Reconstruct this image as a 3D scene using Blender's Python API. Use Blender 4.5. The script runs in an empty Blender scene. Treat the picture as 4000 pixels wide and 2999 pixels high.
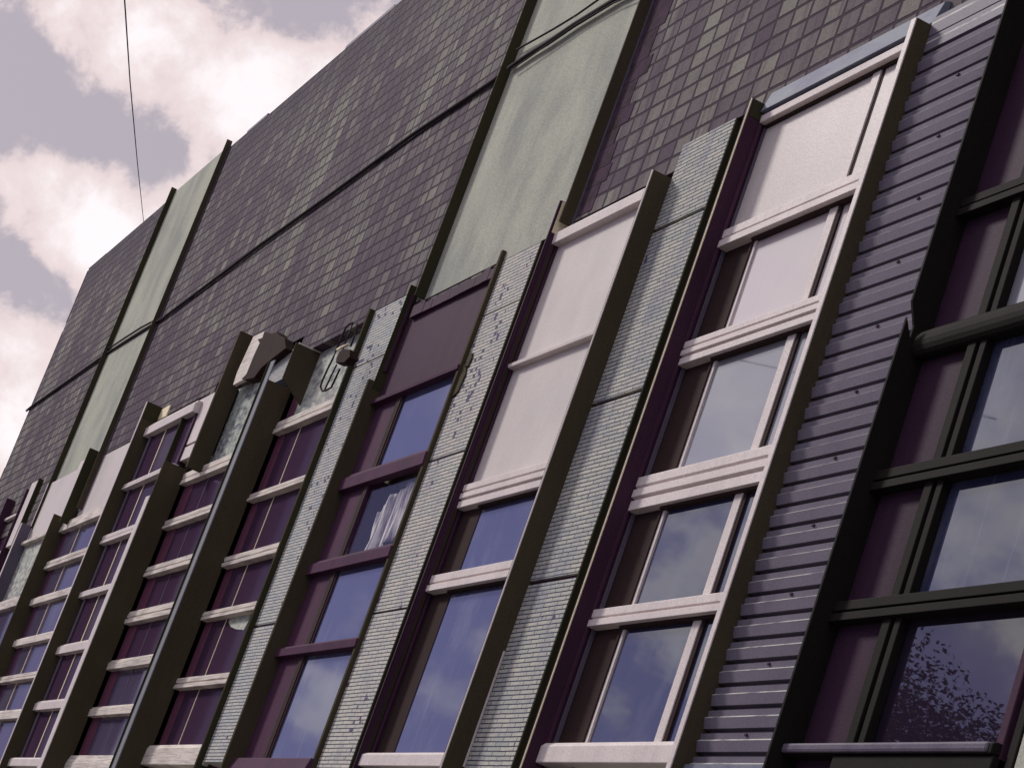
import bpy, bmesh, math, random
from mathutils import Vector, Matrix, noise
random.seed(7)
SC=bpy.context.scene; COL=SC.collection
# ------------------------------------------------------------------ camera (solved from the vanishing points of the facade)
FPX=9562.307; W,H=4000.0,2999.0; CXP,CYP=2000.0,1499.5
R=((0.37230221,0.86786345,0.32894391),(-0.13966131,0.40277398,-0.90458158),(-0.91754334,0.29083699,0.27116059))
D=7.2; EYE=1.6            # camera stands 7.2 m in front of the tile wall (the plane y = D), eye 1.6 m above the pavement
def ray(p):
    a=((p[0]-CXP)/FPX,(p[1]-CYP)/FPX,1.0)
    return [sum(R[k][i]*a[k] for k in range(3)) for i in range(3)]
def at(p,y=0.0):          # point of the plane y (metres behind the tile wall, minus = towards the street) seen at photo pixel p
    r=ray(p); t=(D+y)/r[1]; return (r[0]*t, D+y, r[2]*t+EYE)
def X(p,y=0.0): return at(p,y)[0]
def Z(p,y=0.0): return at(p,y)[2]
def depth(p,x):           # y at which the sight line of p crosses the plane X = x
    r=ray(p); return r[1]*x/r[0]-D
def zx(p,x):
    r=ray(p); return r[2]*x/r[0]+EYE
_o={1:(0,0),2:(1300,0),3:(2600,0),4:(0,950),5:(1300,950),6:(2600,950),7:(0,1950),8:(1300,1950),9:(2600,1950)}
def c(n,x,y): return (_o[n][0]+x/1.5793,_o[n][1]+y/1.5793)
_z={'A':(0,1950),'B':(700,1950),'C':(0,2475),'D':(700,2475),'E':(1300,1250)}
def z(n,x,y): return (_z[n][0]+x/3.159,_z[n][1]+y/3.159)
_t={4:(1100,1050),5:(800,1250),6:(400,1500),7:(0,1700),1:(2900,0),3:(2400,0)}
def t(n,x,y): return (_t[n][0]+x/3.685,_t[n][1]+y/3.685)
def q8(x,y): return (3500+x/4.422,900+y/4.422)
_z.update({'F':(1900,0),'G':(500,400),'H':(2100,700),'I':(3300,0),'J':(2600,900),'K':(3300,2475)})
# ------------------------------------------------------------------ mesh helpers
class MB:
    def __init__(s): s.v=[]; s.f=[]
    def box(s,x0,x1,y0,y1,z0,z1):      # y here is metres behind the tile wall
        x0,x1=min(x0,x1),max(x0,x1); y0,y1=min(y0,y1)+D,max(y0,y1)+D; z0,z1=min(z0,z1),max(z0,z1)
        n=len(s.v)
        s.v+=[(x0,y0,z0),(x1,y0,z0),(x1,y1,z0),(x0,y1,z0),(x0,y0,z1),(x1,y0,z1),(x1,y1,z1),(x0,y1,z1)]
        s.f+=[tuple(n+i for i in q) for q in ((0,3,2,1),(4,5,6,7),(0,1,5,4),(1,2,6,5),(2,3,7,6),(3,0,4,7))]
        return s
    def extrude_x(s,prof,x0,x1,jit=0):  # closed (y,z) profile swept along x; jit ragged ends
        n=len(s.v); m=len(prof)
        for k,xx in enumerate((x0,x1)):
            for (y,zz) in prof: s.v.append((xx+(random.uniform(-jit,jit) if jit else 0),D+y,zz))
        for i in range(m):
            j=(i+1)%m; s.f.append((n+i,n+j,n+m+j,n+m+i))
        s.f.append(tuple(n+i for i in range(m))[::-1]); s.f.append(tuple(n+m+i for i in range(m)))
        return s
    def prism(s,pts,y0,y1):             # polygon of (x,z) given depth y0..y1
        n=len(s.v); m=len(pts)
        for y in (y0,y1):
            for (a,b) in pts: s.v.append((a,D+y,b))
        for i in range(m):
            j=(i+1)%m; s.f.append((n+i,n+j,n+m+j,n+m+i))
        s.f.append(tuple(n+i for i in range(m))[::-1]); s.f.append(tuple(n+m+i for i in range(m)))
        return s
    def tube(s,path,r,k=6,close=False):
        path=[Vector(p) for p in path]; n=len(s.v); m=len(path)
        for i,p in enumerate(path):
            a=path[(i-1)%m] if (i>0 or close) else p; b=path[(i+1)%m] if (i<m-1 or close) else p
            d=(b-a).normalized(); u=d.cross(Vector((0,0,1)))
            if u.length<.05: u=d.cross(Vector((0,1,0)))
            u.normalize(); w=d.cross(u); rr=r[i] if isinstance(r,(list,tuple)) else r
            for q in range(k):
                an=2*math.pi*q/k; s.v.append(tuple(p+u*rr*math.cos(an)+w*rr*math.sin(an)))
        for i in range(m if close else m-1):
            i2=(i+1)%m
            for q in range(k):
                q2=(q+1)%k; s.f.append((n+i*k+q,n+i*k+q2,n+i2*k+q2,n+i2*k+q))
        if not close:
            s.f.append(tuple(n+q for q in range(k))[::-1]); s.f.append(tuple(n+(m-1)*k+q for q in range(k)))
        return s
    def build(s,name,mat,parent=None,bevel=0,smooth=False,label=None):
        me=bpy.data.meshes.new(name); me.from_pydata(s.v,[],s.f)
        bm=bmesh.new(); bm.from_mesh(me); bmesh.ops.recalc_face_normals(bm,faces=bm.faces); bm.to_mesh(me); bm.free()
        o=bpy.data.objects.new(name,me); COL.objects.link(o); me.materials.append(mat)
        if smooth:
            for p in me.polygons: p.use_smooth=True
        if parent: o.parent=parent
        if bevel:
            b=o.modifiers.new('bevel','BEVEL'); b.width=bevel; b.segments=2; b.limit_method='ANGLE'; b.angle_limit=.6
        if label: o['label']=label
        return o
def tag(o,label=None,cat=None,group=None,kind=None):
    for k,v in (('label',label),('category',cat),('group',group),('kind',kind)):
        if v: o[k]=v
    return o
# ------------------------------------------------------------------ materials
def nodes(name):
    m=bpy.data.materials.new(name); m.use_nodes=True; nt=m.node_tree
    return m,nt,nt.nodes['Principled BSDF']
def N(nt,typ,**kw):
    n=nt.nodes.new(typ)
    for k,v in kw.items():
        if k.startswith('i_'): n.inputs[int(k[2:])].default_value=v
        else: setattr(n,k,v)
    return n
def L(nt,a,b): nt.links.new(a,b)
def M_(nt,op,a,b=None,c_=None):
    n=nt.nodes.new('ShaderNodeMath'); n.operation=op
    for i,q in enumerate((a,b,c_)):
        if q is None: continue
        if isinstance(q,(int,float)): n.inputs[i].default_value=q
        else: nt.links.new(q,n.inputs[i])
    return n.outputs[0]
def MIX(nt,f,a,b,bt='MIX'):
    n=nt.nodes.new('ShaderNodeMix'); n.data_type='RGBA'; n.blend_type=bt
    for s,q in ((n.inputs[0],f),(n.inputs[6],a),(n.inputs[7],b)):
        if isinstance(q,(int,float)): s.default_value=q
        elif isinstance(q,tuple): s.default_value=(*q,1) if len(q)==3 else q
        else: nt.links.new(q,s)
    return n.outputs[2]
def RAMP(nt,f,lo,hi):
    n=nt.nodes.new('ShaderNodeMapRange'); n.interpolation_type='SMOOTHSTEP'; n.clamp=True
    nt.links.new(f,n.inputs[0]); n.inputs[1].default_value=lo; n.inputs[2].default_value=hi
    return n.outputs[0]
def NOISE(nt,vec,scale,detail=4,rough=.55,dist=0):
    n=nt.nodes.new('ShaderNodeTexNoise'); n.inputs['Scale'].default_value=scale; n.inputs['Detail'].default_value=detail
    n.inputs['Roughness'].default_value=rough; n.inputs['Distortion'].default_value=dist
    if vec is not None: nt.links.new(vec,n.inputs['Vector'])
    return n.outputs['Fac']
def OBJ(nt): return nt.nodes.new('ShaderNodeTexCoord').outputs['Object']
def MAPV(nt,vec,sc):
    n=nt.nodes.new('ShaderNodeMapping'); n.inputs['Scale'].default_value=sc; nt.links.new(vec,n.inputs['Vector']); return n.outputs[0]
def BUMP(nt,h,st,dist=.01):
    n=nt.nodes.new('ShaderNodeBump'); n.inputs['Strength'].default_value=st; n.inputs['Distance'].default_value=dist
    nt.links.new(h,n.inputs['Height']); return n.outputs[0]
def weathered(name,base,dark,rough=.7,scale=3,amt=.5,stretch=(1,1,.25),speck=.19,bump=.2,spec=.3,streak=0):
    """paint or metal with dirt blotches, vertical run marks and a fine speckle"""
    m,nt,b=nodes(name); v=OBJ(nt)
    n1=NOISE(nt,MAPV(nt,v,stretch),scale,5,.6); n2=NOISE(nt,v,55,3,.7); n3=NOISE(nt,v,1.1,2,.5)
    f=RAMP(nt,M_(nt,'ADD',M_(nt,'MULTIPLY',n1,.7),M_(nt,'MULTIPLY',n3,.3)),.38,.68)
    col=MIX(nt,M_(nt,'MULTIPLY',f,amt),base,dark)
    if streak:
        st=NOISE(nt,MAPV(nt,v,(9,9,.35)),2.2,4,.6)
        col=MIX(nt,M_(nt,'MULTIPLY',RAMP(nt,st,.52,.75),streak),col,dark)
    sp=M_(nt,'ADD',M_(nt,'MULTIPLY',M_(nt,'SUBTRACT',n2,.5),speck*4),1)
    hsv=nt.nodes.new('ShaderNodeHueSaturation'); L(nt,col,hsv.inputs['Color']); L(nt,sp,hsv.inputs['Value'])
    L(nt,hsv.outputs[0],b.inputs['Base Color']); b.inputs['Roughness'].default_value=rough
    b.inputs['Specular IOR Level'].default_value=spec*.12
    L(nt,BUMP(nt,n2,bump,.01),b.inputs['Normal'])
    return m
MT={}
MT['white']=weathered('white_paint',(.70,.615,.595),(.42,.37,.36),.45,3,.30,streak=.25)
MT['panel']=weathered('white_panel',(.66,.59,.565),(.52,.475,.455),.4,.9,.6,(1,1,.7),speck=.12,streak=.16)
MT['oldwhite']=weathered('old_white_paint',(.74,.66,.59),(.20,.165,.18),.6,5,.65,(.35,1,9),streak=.12,speck=.08)
MT['cream']=weathered('cream_metal',(.85,.74,.50),(.55,.48,.36),.5,5,.4)
MT['brown']=weathered('dark_brown_metal',(.080,.064,.041),(.050,.044,.026),.75,2,.6,streak=.3,spec=.15)
MT['olive']=weathered('olive_black_metal',(.050,.046,.025),(.030,.030,.018),.75,2,.6,spec=.15)
MT['ink']=weathered('black_olive_frame',(.017,.014,.013),(.011,.010,.008),.75,2,.6,spec=.4)
MT['plum']=weathered('plum_brown_metal',(.062,.028,.052),(.040,.020,.030),.6,2,.6,streak=.4,spec=.25)
MT['magenta']=weathered('purple_frame_paint',(.085,.034,.068),(.050,.024,.046),.6,3,.6,streak=.3,spec=.25)
MT['maroon']=weathered('maroon_stile',(.15,.052,.092),(.085,.034,.055),.6,3,.6,streak=.3)
MT['deepplum']=weathered('deep_plum_board',(.046,.022,.043),(.028,.014,.022),.6,2,.6,streak=.4)
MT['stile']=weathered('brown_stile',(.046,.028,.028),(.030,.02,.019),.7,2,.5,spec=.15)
MT['lilac']=weathered('lilac_grey_metal',(.135,.118,.155),(.07,.048,.085),.5,4,.5)
MT['greyblue']=weathered('grey_blue_flange',(.25,.25,.275),(.19,.185,.215),.6,4,.4,streak=.3)
MT['concrete']=weathered('concrete',(.42,.425,.35),(.265,.27,.25),.85,1.1,.8,(1,1,.5),speck=.32,bump=.4,streak=.30)
MT['dwhite']=weathered('grey_green_panel',(.52,.54,.47),(.15,.13,.16),.7,5,.9,(1,1,2.5),streak=.2)
MT['patchy']=weathered('peeling_panel',(.42,.46,.40),(.10,.085,.13),.8,6.5,1.0,(1,1,2.2),bump=.4)
MT['rust']=weathered('rusty_brown_metal',(.034,.016,.015),(.018,.011,.009),.8,4,.8,(1,1,1),bump=.4)
MT['lead']=weathered('lead_flashing',(.20,.215,.26),(.12,.11,.19),.55,2.2,.7,(1,1,3))
MT['siding']=weathered('lilac_siding',(.185,.165,.205),(.105,.085,.125),.5,1.2,.6,(1,1,.4),speck=.14)
def lip_highlight(m,ztop,bh):  # sky highlight on the board lips, painted into the siding colour
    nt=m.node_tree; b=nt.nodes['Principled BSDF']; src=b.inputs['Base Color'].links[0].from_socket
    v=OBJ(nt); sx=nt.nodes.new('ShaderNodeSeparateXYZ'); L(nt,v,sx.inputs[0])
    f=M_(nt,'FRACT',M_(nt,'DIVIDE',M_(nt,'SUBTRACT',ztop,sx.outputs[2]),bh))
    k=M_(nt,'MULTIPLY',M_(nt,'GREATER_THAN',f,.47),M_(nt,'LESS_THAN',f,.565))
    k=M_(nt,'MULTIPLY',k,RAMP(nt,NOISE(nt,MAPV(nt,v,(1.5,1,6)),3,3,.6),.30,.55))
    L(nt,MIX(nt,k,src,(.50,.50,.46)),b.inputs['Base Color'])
MT['cable']=weathered('black_cable',(.035,.024,.03),(.02,.018,.018),.7,3,.4)
MT['wire']=weathered('blue_grey_wire',(.03,.045,.10),(.02,.03,.06),.6,3,.4)
MT['asphalt']=weathered('asphalt',(.055,.052,.055),(.04,.04,.04),.9,2,.5,(1,1,1))
MT['paving']=weathered('paving',(.27,.25,.25),(.2,.19,.19),.9,1.5,.5,(1,1,1))
MT['bark']=weathered('bark',(.09,.065,.05),(.05,.04,.03),.9,6,.6)

ROOF=Z((351,1048))
def tile_mat():
    m,nt,b=nodes('slate_tile'); v=OBJ(nt); sx=nt.nodes.new('ShaderNodeSeparateXYZ'); L(nt,v,sx.inputs[0])
    warp=M_(nt,'MULTIPLY',M_(nt,'SUBTRACT',NOISE(nt,v,2.2,2),.5),.05)
    u=M_(nt,'DIVIDE',M_(nt,'ADD',sx.outputs[0],M_(nt,'ADD',21.262+363*.2,warp)),.3635)
    w=M_(nt,'DIVIDE',M_(nt,'ADD',sx.outputs[2],M_(nt,'ADD',-11.785+208.5*.5,M_(nt,'MULTIPLY',warp,.5))),.2085)
    iu=M_(nt,'FLOOR',u); iw=M_(nt,'FLOOR',w); fu=M_(nt,'FRACT',u); fw=M_(nt,'FRACT',w)
    cb=nt.nodes.new('ShaderNodeCombineXYZ'); L(nt,iu,cb.inputs[0]); L(nt,iw,cb.inputs[1])
    wn=nt.nodes.new('ShaderNodeTexWhiteNoise'); wn.noise_dimensions='3D'; L(nt,cb.outputs[0],wn.inputs[0]); rnd=wn.outputs[0]
    cb2=nt.nodes.new('ShaderNodeCombineXYZ'); L(nt,iu,cb2.inputs[0]); L(nt,M_(nt,'MULTIPLY',iw,.11),cb2.inputs[1])
    col_n=NOISE(nt,cb2.outputs[0],.9,3,.6)                       # columns of tiles that weathered alike
    big=NOISE(nt,MAPV(nt,v,(.5,.5,.22)),1.0,4,.6)
    tone=M_(nt,'ADD',M_(nt,'ADD',M_(nt,'MULTIPLY',rnd,.20),M_(nt,'MULTIPLY',col_n,.85)),M_(nt,'MULTIPLY',big,.65))
    pale=RAMP(nt,tone,.68,1.14)
    c1=MIX(nt,pale,(.076,.050,.074),(.225,.216,.180))
    c1=MIX(nt,M_(nt,'MULTIPLY',M_(nt,'GREATER_THAN',rnd,.985),.4),c1,(.25,.242,.195))
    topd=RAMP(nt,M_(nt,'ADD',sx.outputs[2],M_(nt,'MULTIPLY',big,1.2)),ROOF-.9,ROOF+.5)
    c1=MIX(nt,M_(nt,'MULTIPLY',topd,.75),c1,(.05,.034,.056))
    run=NOISE(nt,MAPV(nt,v,(2.6,1,.16)),1.6,5,.65)
    c1=MIX(nt,M_(nt,'MULTIPLY',RAMP(nt,run,.48,.66),.85),c1,(.060,.035,.060))
    fine=NOISE(nt,v,38,4,.8)
    hs=nt.nodes.new('ShaderNodeHueSaturation'); L(nt,c1,hs.inputs['Color']); L(nt,M_(nt,'ADD',M_(nt,'MULTIPLY',fine,1.5),.25),hs.inputs['Value'])
    # joints: horizontal ones open wider than the vertical ones
    jit=M_(nt,'MULTIPLY',NOISE(nt,v,14,2),.05)
    ju=M_(nt,'MINIMUM',fu,M_(nt,'SUBTRACT',1,fu)); jw=M_(nt,'MINIMUM',fw,M_(nt,'SUBTRACT',1,fw))
    g=M_(nt,'MINIMUM',RAMP(nt,M_(nt,'ADD',ju,jit),.068,.100),RAMP(nt,M_(nt,'ADD',jw,jit),.088,.138))
    col=MIX(nt,g,(.030,.014,.030),hs.outputs[0])
    L(nt,col,b.inputs['Base Color']); b.inputs['Roughness'].default_value=.8; b.inputs['Specular IOR Level'].default_value=.06
    h=M_(nt,'ADD',M_(nt,'MULTIPLY',g,1.0),M_(nt,'ADD',M_(nt,'MULTIPLY',fine,.25),M_(nt,'MULTIPLY',rnd,.5)))
    L(nt,BUMP(nt,h,.7,.015),b.inputs['Normal'])
    return m
MT['tile']=tile_mat()
def brick_mat(name,c1,c2,joint,damage=.0,dirt=.3):
    m,nt,b=nodes(name); v=OBJ(nt); sx=nt.nodes.new('ShaderNodeSeparateXYZ'); L(nt,v,sx.inputs[0])
    cb=nt.nodes.new('ShaderNodeCombineXYZ'); L(nt,sx.outputs[0],cb.inputs[0])
    wv=M_(nt,'MULTIPLY',M_(nt,'SUBTRACT',NOISE(nt,v,3.0,3),.5),.012)
    L(nt,M_(nt,'ADD',sx.outputs[2],wv),cb.inputs[1])
    br=nt.nodes.new('ShaderNodeTexBrick'); L(nt,cb.outputs[0],br.inputs['Vector'])
    br.inputs['Scale'].default_value=1; br.inputs['Brick Width'].default_value=.30; br.inputs['Row Height'].default_value=.0425
    br.inputs['Mortar Size'].default_value=.0055; br.inputs['Mortar Smooth'].default_value=.3; br.inputs['Bias'].default_value=0
    br.inputs['Color1'].default_value=(*c1,1); br.inputs['Color2'].default_value=(*c2,1); br.inputs['Mortar'].default_value=(*joint,1)
    n=NOISE(nt,MAPV(nt,v,(1,1,.5)),2.5,5,.65)
    col=MIX(nt,M_(nt,'MULTIPLY',RAMP(nt,n,.45,.7),dirt),br.outputs['Color'],(.16,.16,.25))
    # fallen slips, following the brick cells
    cell=nt.nodes.new('ShaderNodeCombineXYZ')
    iw=M_(nt,'FLOOR',M_(nt,'DIVIDE',sx.outputs[2],.0425)); iu=M_(nt,'FLOOR',M_(nt,'DIVIDE',M_(nt,'ADD',sx.outputs[0],M_(nt,'MULTIPLY',iw,.08)),.08))
    L(nt,iu,cell.inputs[0]); L(nt,iw,cell.inputs[1])
    wn=nt.nodes.new('ShaderNodeTexWhiteNoise'); wn.noise_dimensions='2D'; L(nt,cell.outputs[0],wn.inputs[0])
    area=RAMP(nt,NOISE(nt,MAPV(nt,v,(1.6,1,.8)),1.6,3,.6),.52,.70)
    fall=M_(nt,'LESS_THAN',wn.outputs[0],M_(nt,'MULTIPLY',area,damage))
    col=MIX(nt,fall,col,(.12,.10,.16))
    fine=NOISE(nt,v,40,3,.75)
    hs=nt.nodes.new('ShaderNodeHueSaturation'); L(nt,col,hs.inputs['Color']); L(nt,M_(nt,'ADD',M_(nt,'MULTIPLY',fine,.7),.65),hs.inputs['Value'])
    L(nt,hs.outputs[0],b.inputs['Base Color']); b.inputs['Roughness'].default_value=.8; b.inputs['Specular IOR Level'].default_value=.05
    h=M_(nt,'SUBTRACT',M_(nt,'SUBTRACT',1,br.outputs['Fac']),fall)
    L(nt,BUMP(nt,M_(nt,'ADD',h,M_(nt,'MULTIPLY',fine,.4)),.8,.012),b.inputs['Normal'])
    return m
MT['brickA']=brick_mat('blue_grey_brick_slips',(.385,.395,.365),(.50,.48,.415),(.05,.045,.095),.06,.5)
MT['brickB']=brick_mat('pale_brick_slips',(.47,.475,.435),(.58,.535,.47),(.07,.062,.11),.45,.3)
MT['brickC']=brick_mat('pale_brick_slips_clean',(.45,.465,.455),(.55,.525,.475),(.075,.07,.12),.14,.3)
def glass_mat(name,base,ior=2.2,rough=.02,dirt=.25):
    m,nt,b=nodes(name); v=OBJ(nt)
    n=NOISE(nt,MAPV(nt,v,(1,1,.6)),1.3,5,.65); st=NOISE(nt,MAPV(nt,v,(4,1,.25)),2.0,4,.6)
    d=M_(nt,'MULTIPLY',M_(nt,'ADD',RAMP(nt,n,.5,.75),RAMP(nt,st,.58,.8)),dirt)
    col=MIX(nt,d,base,(.22,.23,.30))
    L(nt,col,b.inputs['Base Color']); b.inputs['IOR'].default_value=ior
    L(nt,M_(nt,'ADD',rough,M_(nt,'MULTIPLY',d,.08)),b.inputs['Roughness'])
    wob=NOISE(nt,v,1.7,2,.5); L(nt,BUMP(nt,wob,.012,.03),b.inputs['Normal'])
    return m
MT['glassclean']=glass_mat('clean_dark_glass',(.020,.013,.026),2.0,.01,.05)
MT['glass']=glass_mat('blue_glass',(.030,.034,.078),2.0)
MT['glassdirty']=glass_mat('dusty_blue_glass',(.070,.075,.165),2.0,.03,.45)
MT['glasspale']=glass_mat('cloud_reflection_glass',(.62,.55,.56),1.7,.03,.1)  # pale base colour paints the bright cloud reflected in the pane
MT['glasshalf']=glass_mat('grey_reflection_glass',(.26,.26,.30),2.0,.03,.3)  # grey base colour paints the fading sky reflection
MT['glassdark']=glass_mat('dark_purple_glass',(.052,.026,.055),1.05,.10,.06)
MT['glassblue']=glass_mat('dim_blue_glass',(.080,.062,.115),1.15,.06,.25)
MT['room']=weathered('room_dark',(.09,.05,.085),(.05,.03,.05),.9,1,.5,(1,1,1))
def clear_glass():
    m=bpy.data.materials.new('clear_glass'); m.use_nodes=True; nt=m.node_tree; nt.nodes.clear()
    out=nt.nodes.new('ShaderNodeOutputMaterial'); mx=nt.nodes.new('ShaderNodeMixShader'); tr=nt.nodes.new('ShaderNodeBsdfTransparent'); gl=nt.nodes.new('ShaderNodeBsdfGlossy')
    gl.inputs['Roughness'].default_value=.02; mx.inputs[0].default_value=.10
    L(nt,tr.outputs[0],mx.inputs[1]); L(nt,gl.outputs[0],mx.inputs[2]); L(nt,mx.outputs[0],out.inputs[0]); return m
MT['clear']=clear_glass()
def curtain_mat():
    m,nt,b=nodes('lace_curtain'); v=OBJ(nt); st=NOISE(nt,MAPV(nt,v,(7,7,.8)),2.0,4,.65)
    L(nt,MIX(nt,RAMP(nt,st,.40,.62),(.20,.16,.21),(.84,.79,.75)),b.inputs['Base Color']); b.inputs['Roughness'].default_value=.9; return m
MT['lace']=curtain_mat()
def leaf_mat():
    m,nt,b=nodes('leaf'); oi=nt.nodes.new('ShaderNodeTexCoord'); n=NOISE(nt,oi.outputs['Object'],1.5,3)
    L(nt,MIX(nt,RAMP(nt,n,.35,.65),(.020,.022,.012),(.06,.065,.035)),b.inputs['Base Color']); b.inputs['Roughness'].default_value=.35; return m
MT['leaf']=leaf_mat()

# ------------------------------------------------------------------ the building
ZB=3.6                                                   # underside of the window strips, just below the picture
ROOF=Z((351,1048))
XEND=X((348,1051)); XR=-4.0
bld=bpy.data.objects.new('building',None); COL.objects.link(bld); bld.location=(-30,D,0)
tag(bld,'long slate-tiled building with dark vertical fins, tall window strips and pale brick-slip piers','building')
PI_=Matrix.Translation((30,-D,0))
def part(o):
    o.parent=bld; o.matrix_parent_inverse=PI_; return o
def P(mb,name,mat,bevel=0,label=None,**k): return part(mb.build(name,MT[mat],None,bevel,label=label,**k))

def fin(xo,yo,yr,zb,zt,mat='brown',lip=None,lipw=.05,th=.03,cap=None,name='fin',label=None):
    """projecting sheet-metal fin; its near face stands on x = xo, with a folded front lip and an optional pale top piece"""
    f=MB().box(xo-th,xo,yo,yr,zb,zt)
    f.box(xo-th-.035,xo-th,yo,yo+.02,zb,zt)             # folded return at the front edge
    fo=P(f,name,mat,.004,label)
    if lip:
        l=MB().box(xo-lipw,xo+.003,yo-.012,yo-.001,zb,zt-.004).build('lip',MT[lip],fo,.003)
    if cap:
        zc,cm=cap
        MB().box(xo+.001,xo+.006,yo+.015,yr,zc,zt-.01).build('end_piece',MT[cm],fo)
    return fo

def rail_profile(yw,z0,z1,kind):
    h=z1-z0
    if kind=='double':   # two mouldings with a groove, the lower one further out
        return [(yw+.03,z0),(yw-.085,z0),(yw-.085,z0+.36*h),(yw-.055,z0+.40*h),(yw-.055,z0+.46*h),(yw-.075,z0+.5*h),(yw-.075,z0+.92*h),(yw-.05,z1),(yw+.03,z1)]
    if kind=='triple':
        return [(yw+.03,z0),(yw-.075,z0),(yw-.075,z0+.27*h),(yw-.05,z0+.30*h),(yw-.05,z0+.34*h),(yw-.085,z0+.37*h),(yw-.085,z0+.58*h),(yw-.06,z0+.61*h),(yw-.06,z0+.645*h),(yw-.08,z0+.68*h),(yw-.08,z0+.93*h),(yw-.05,z1),(yw+.03,z1)]
    if kind=='plain':
        return [(yw+.03,z0),(yw-.075,z0),(yw-.080,z0+.75*h),(yw-.055,z0+.80*h),(yw-.05,z1),(yw+.03,z1)]
    if kind=='round':
        pr=[(yw+.03,z0)]
        for k in range(9):
            a=-math.pi/2+math.pi*k/8; pr.append((yw-.05-.06*math.cos(a),(z0+z1)/2+h/2*math.sin(a)))
        return pr+[(yw+.03,z1)]
    return [(yw+.03,z0),(yw-.07,z0),(yw-.07,z1),(yw+.03,z1)]

def window(label,xl,xr,yw,zt,stile_x,rows,rails,mull=None,head=None,sill=None,framemat='stile',railmat='white',mullmat='white',mw=.07,side=None,jit=0,inset=.02,frame_x=None,stile_depth=.012,md=.055,shade_strip=False,jambmat=None):
    """one strip: frame (left stile, right jamb), panes between rails, mullion, head and sill as sub-parts.
       rails: [(z0,z1,kind)] from top to bottom; rows: pane material per gap, top to bottom"""
    zb=sill[0] if sill else ZB
    f=MB().box(xl,stile_x,yw+stile_depth,yw+.09,ZB,zt)
    f.box(stile_x,stile_x+.035,yw-.012,yw+.089,ZB+.001,(zt if rows[0] else rails[0][0])-.001) if frame_x else None
    wo=P(f,'window',framemat,.004,label)
    MB().box(xr-.10,xr-.001,yw-.01,yw+.09,ZB,zt).build('jamb',MT[jambmat or framemat],wo,.004)
    edges=[zt]+[q for r in rails for q in (r[1],r[0])]+[sill[1] if sill else ZB]
    tops=edges[0::2]; bots=edges[1::2]
    for i,(a,b) in enumerate(zip(tops,bots)):
        mt=rows[min(i,len(rows)-1)]
        if mt is None: continue
        nm='panel' if mt in('panel','patchy','plum','dwhite','magenta') else 'pane'
        xa=stile_x+(.035 if frame_x else 0)
        if mull and (nm=='pane' or shade_strip):
            MB().box(xa,mull-mw/2,yw+inset,yw+inset+.012,b,a).build(nm,MT[mt],wo)
            MB().box(mull+mw/2,xr-.10,yw+inset,yw+inset+.012,b,a).build(nm,MT[(side or rows)[min(i,len((side or rows))-1)]],wo)
        else: MB().box(xa,xr-.10,yw+inset,yw+inset+.012,b,a).build(nm,MT[mt],wo)
        # slim sash bead round the pane
        if nm=='pane' and frame_x:
            MB().box(xa,xa+.05,yw+.002,yw+inset+.003,b,a).build('bead',MT[frame_x],wo,.003)
        if mull and (nm=='pane' or shade_strip):
            mo=MB().box(mull-mw/2,mull+mw/2,yw-md,yw+inset+.01,b,a).build('mullion',MT[mullmat],wo,.003)
            if shade_strip: MB().box(mull+mw/2+.001,mull+mw/2+.055,yw+.002,yw+inset+.01,b,a).build('shade_strip',MT['stile'],wo)  # dark strip stands in for the shaded side of the mullion
        if shade_strip and nm in('pane','panel'):
            MB().box(xa,xr-.10,yw-.035,yw+inset-.001,a-.022,a+.01).build('shade_strip',MT['stile'],wo)  # dark strip for the groove and the shadow under the rail
    for (z0,z1,kind) in rails:
        mb=MB().extrude_x(rail_profile(yw,z0,z1,kind),xl+.004,xr-.004,jit)
        mb.build('transom',MT[railmat],wo,.004)
    if head:
        z0,z1=head
        MB().extrude_x(rail_profile(yw-.01,z0,z1,'plain'),xl+.004,xr-.004,0).build('head',MT[railmat],wo,.006)
    if sill:
        z0,z1=sill
        MB().extrude_x([(yw+.03,z0),(yw-.12,z0),(yw-.12,z0+.8*(z1-z0)),(yw-.09,z1),(yw+.03,z1)],xl+.004,xr-.004,jit).build('sill',MT[railmat],wo,.008)
    return wo
def rl(pt,pb,yw,kind,x=None):     # rail heights from a point on its top edge and one on its bottom edge
    y=yw-.08; return (Z(pb,y),Z(pt,y),kind)

# --- depths (metres behind the tile wall) -------------------------------------------------------------------------
YS=-.10                                                  # ribbed siding face
# W0: the dark framed strip at the near end
xl0=X(q8(480,600),-.2); yw0=0.0
# W1: white framed strip
xl1=X(z('J',370,420),-.2); yw1=.013; xr1=X(c(6,945,800),YS); yo1r=depth(c(6,835,800),xr1)
# W2
yo2=-.17; xl2=X(c(8,445,800),yo2); yw2=depth(c(8,535,800),xl2); xr2=X(c(5,1640,900),0); yo2r=depth(c(5,1500,900),xr2)
# W3
xl3=X(z('E',270,1200),-.2); yw3=-.005; xr3=X(z('E',1405,1200),0); yo3r=depth(z('E',1335,1200),xr3)
# W4
xl4=X(z('B',205,800),-.3); yw4=depth(z('B',600,800),xl4); xr4=X(z('B',1235,800),0); yo4r=depth(z('B',1150,800),xr4)
# W5
xl5=X(z('A',1520,800),-.32); yw5=depth(z('A',1890,800),xl5); xr5=X(z('B',160,800),-.3)
# W6
xl6=X(z('A',1010,800),-.3); yw6=depth(z('A',1190,800),xl6); xr6=X(z('A',1478,800),-.32)
# W7
xl7=X(z('A',415,800),-.3); yw7=depth(z('A',620,800),xl7); xr7=X(z('A',985,800),-.3)
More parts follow.
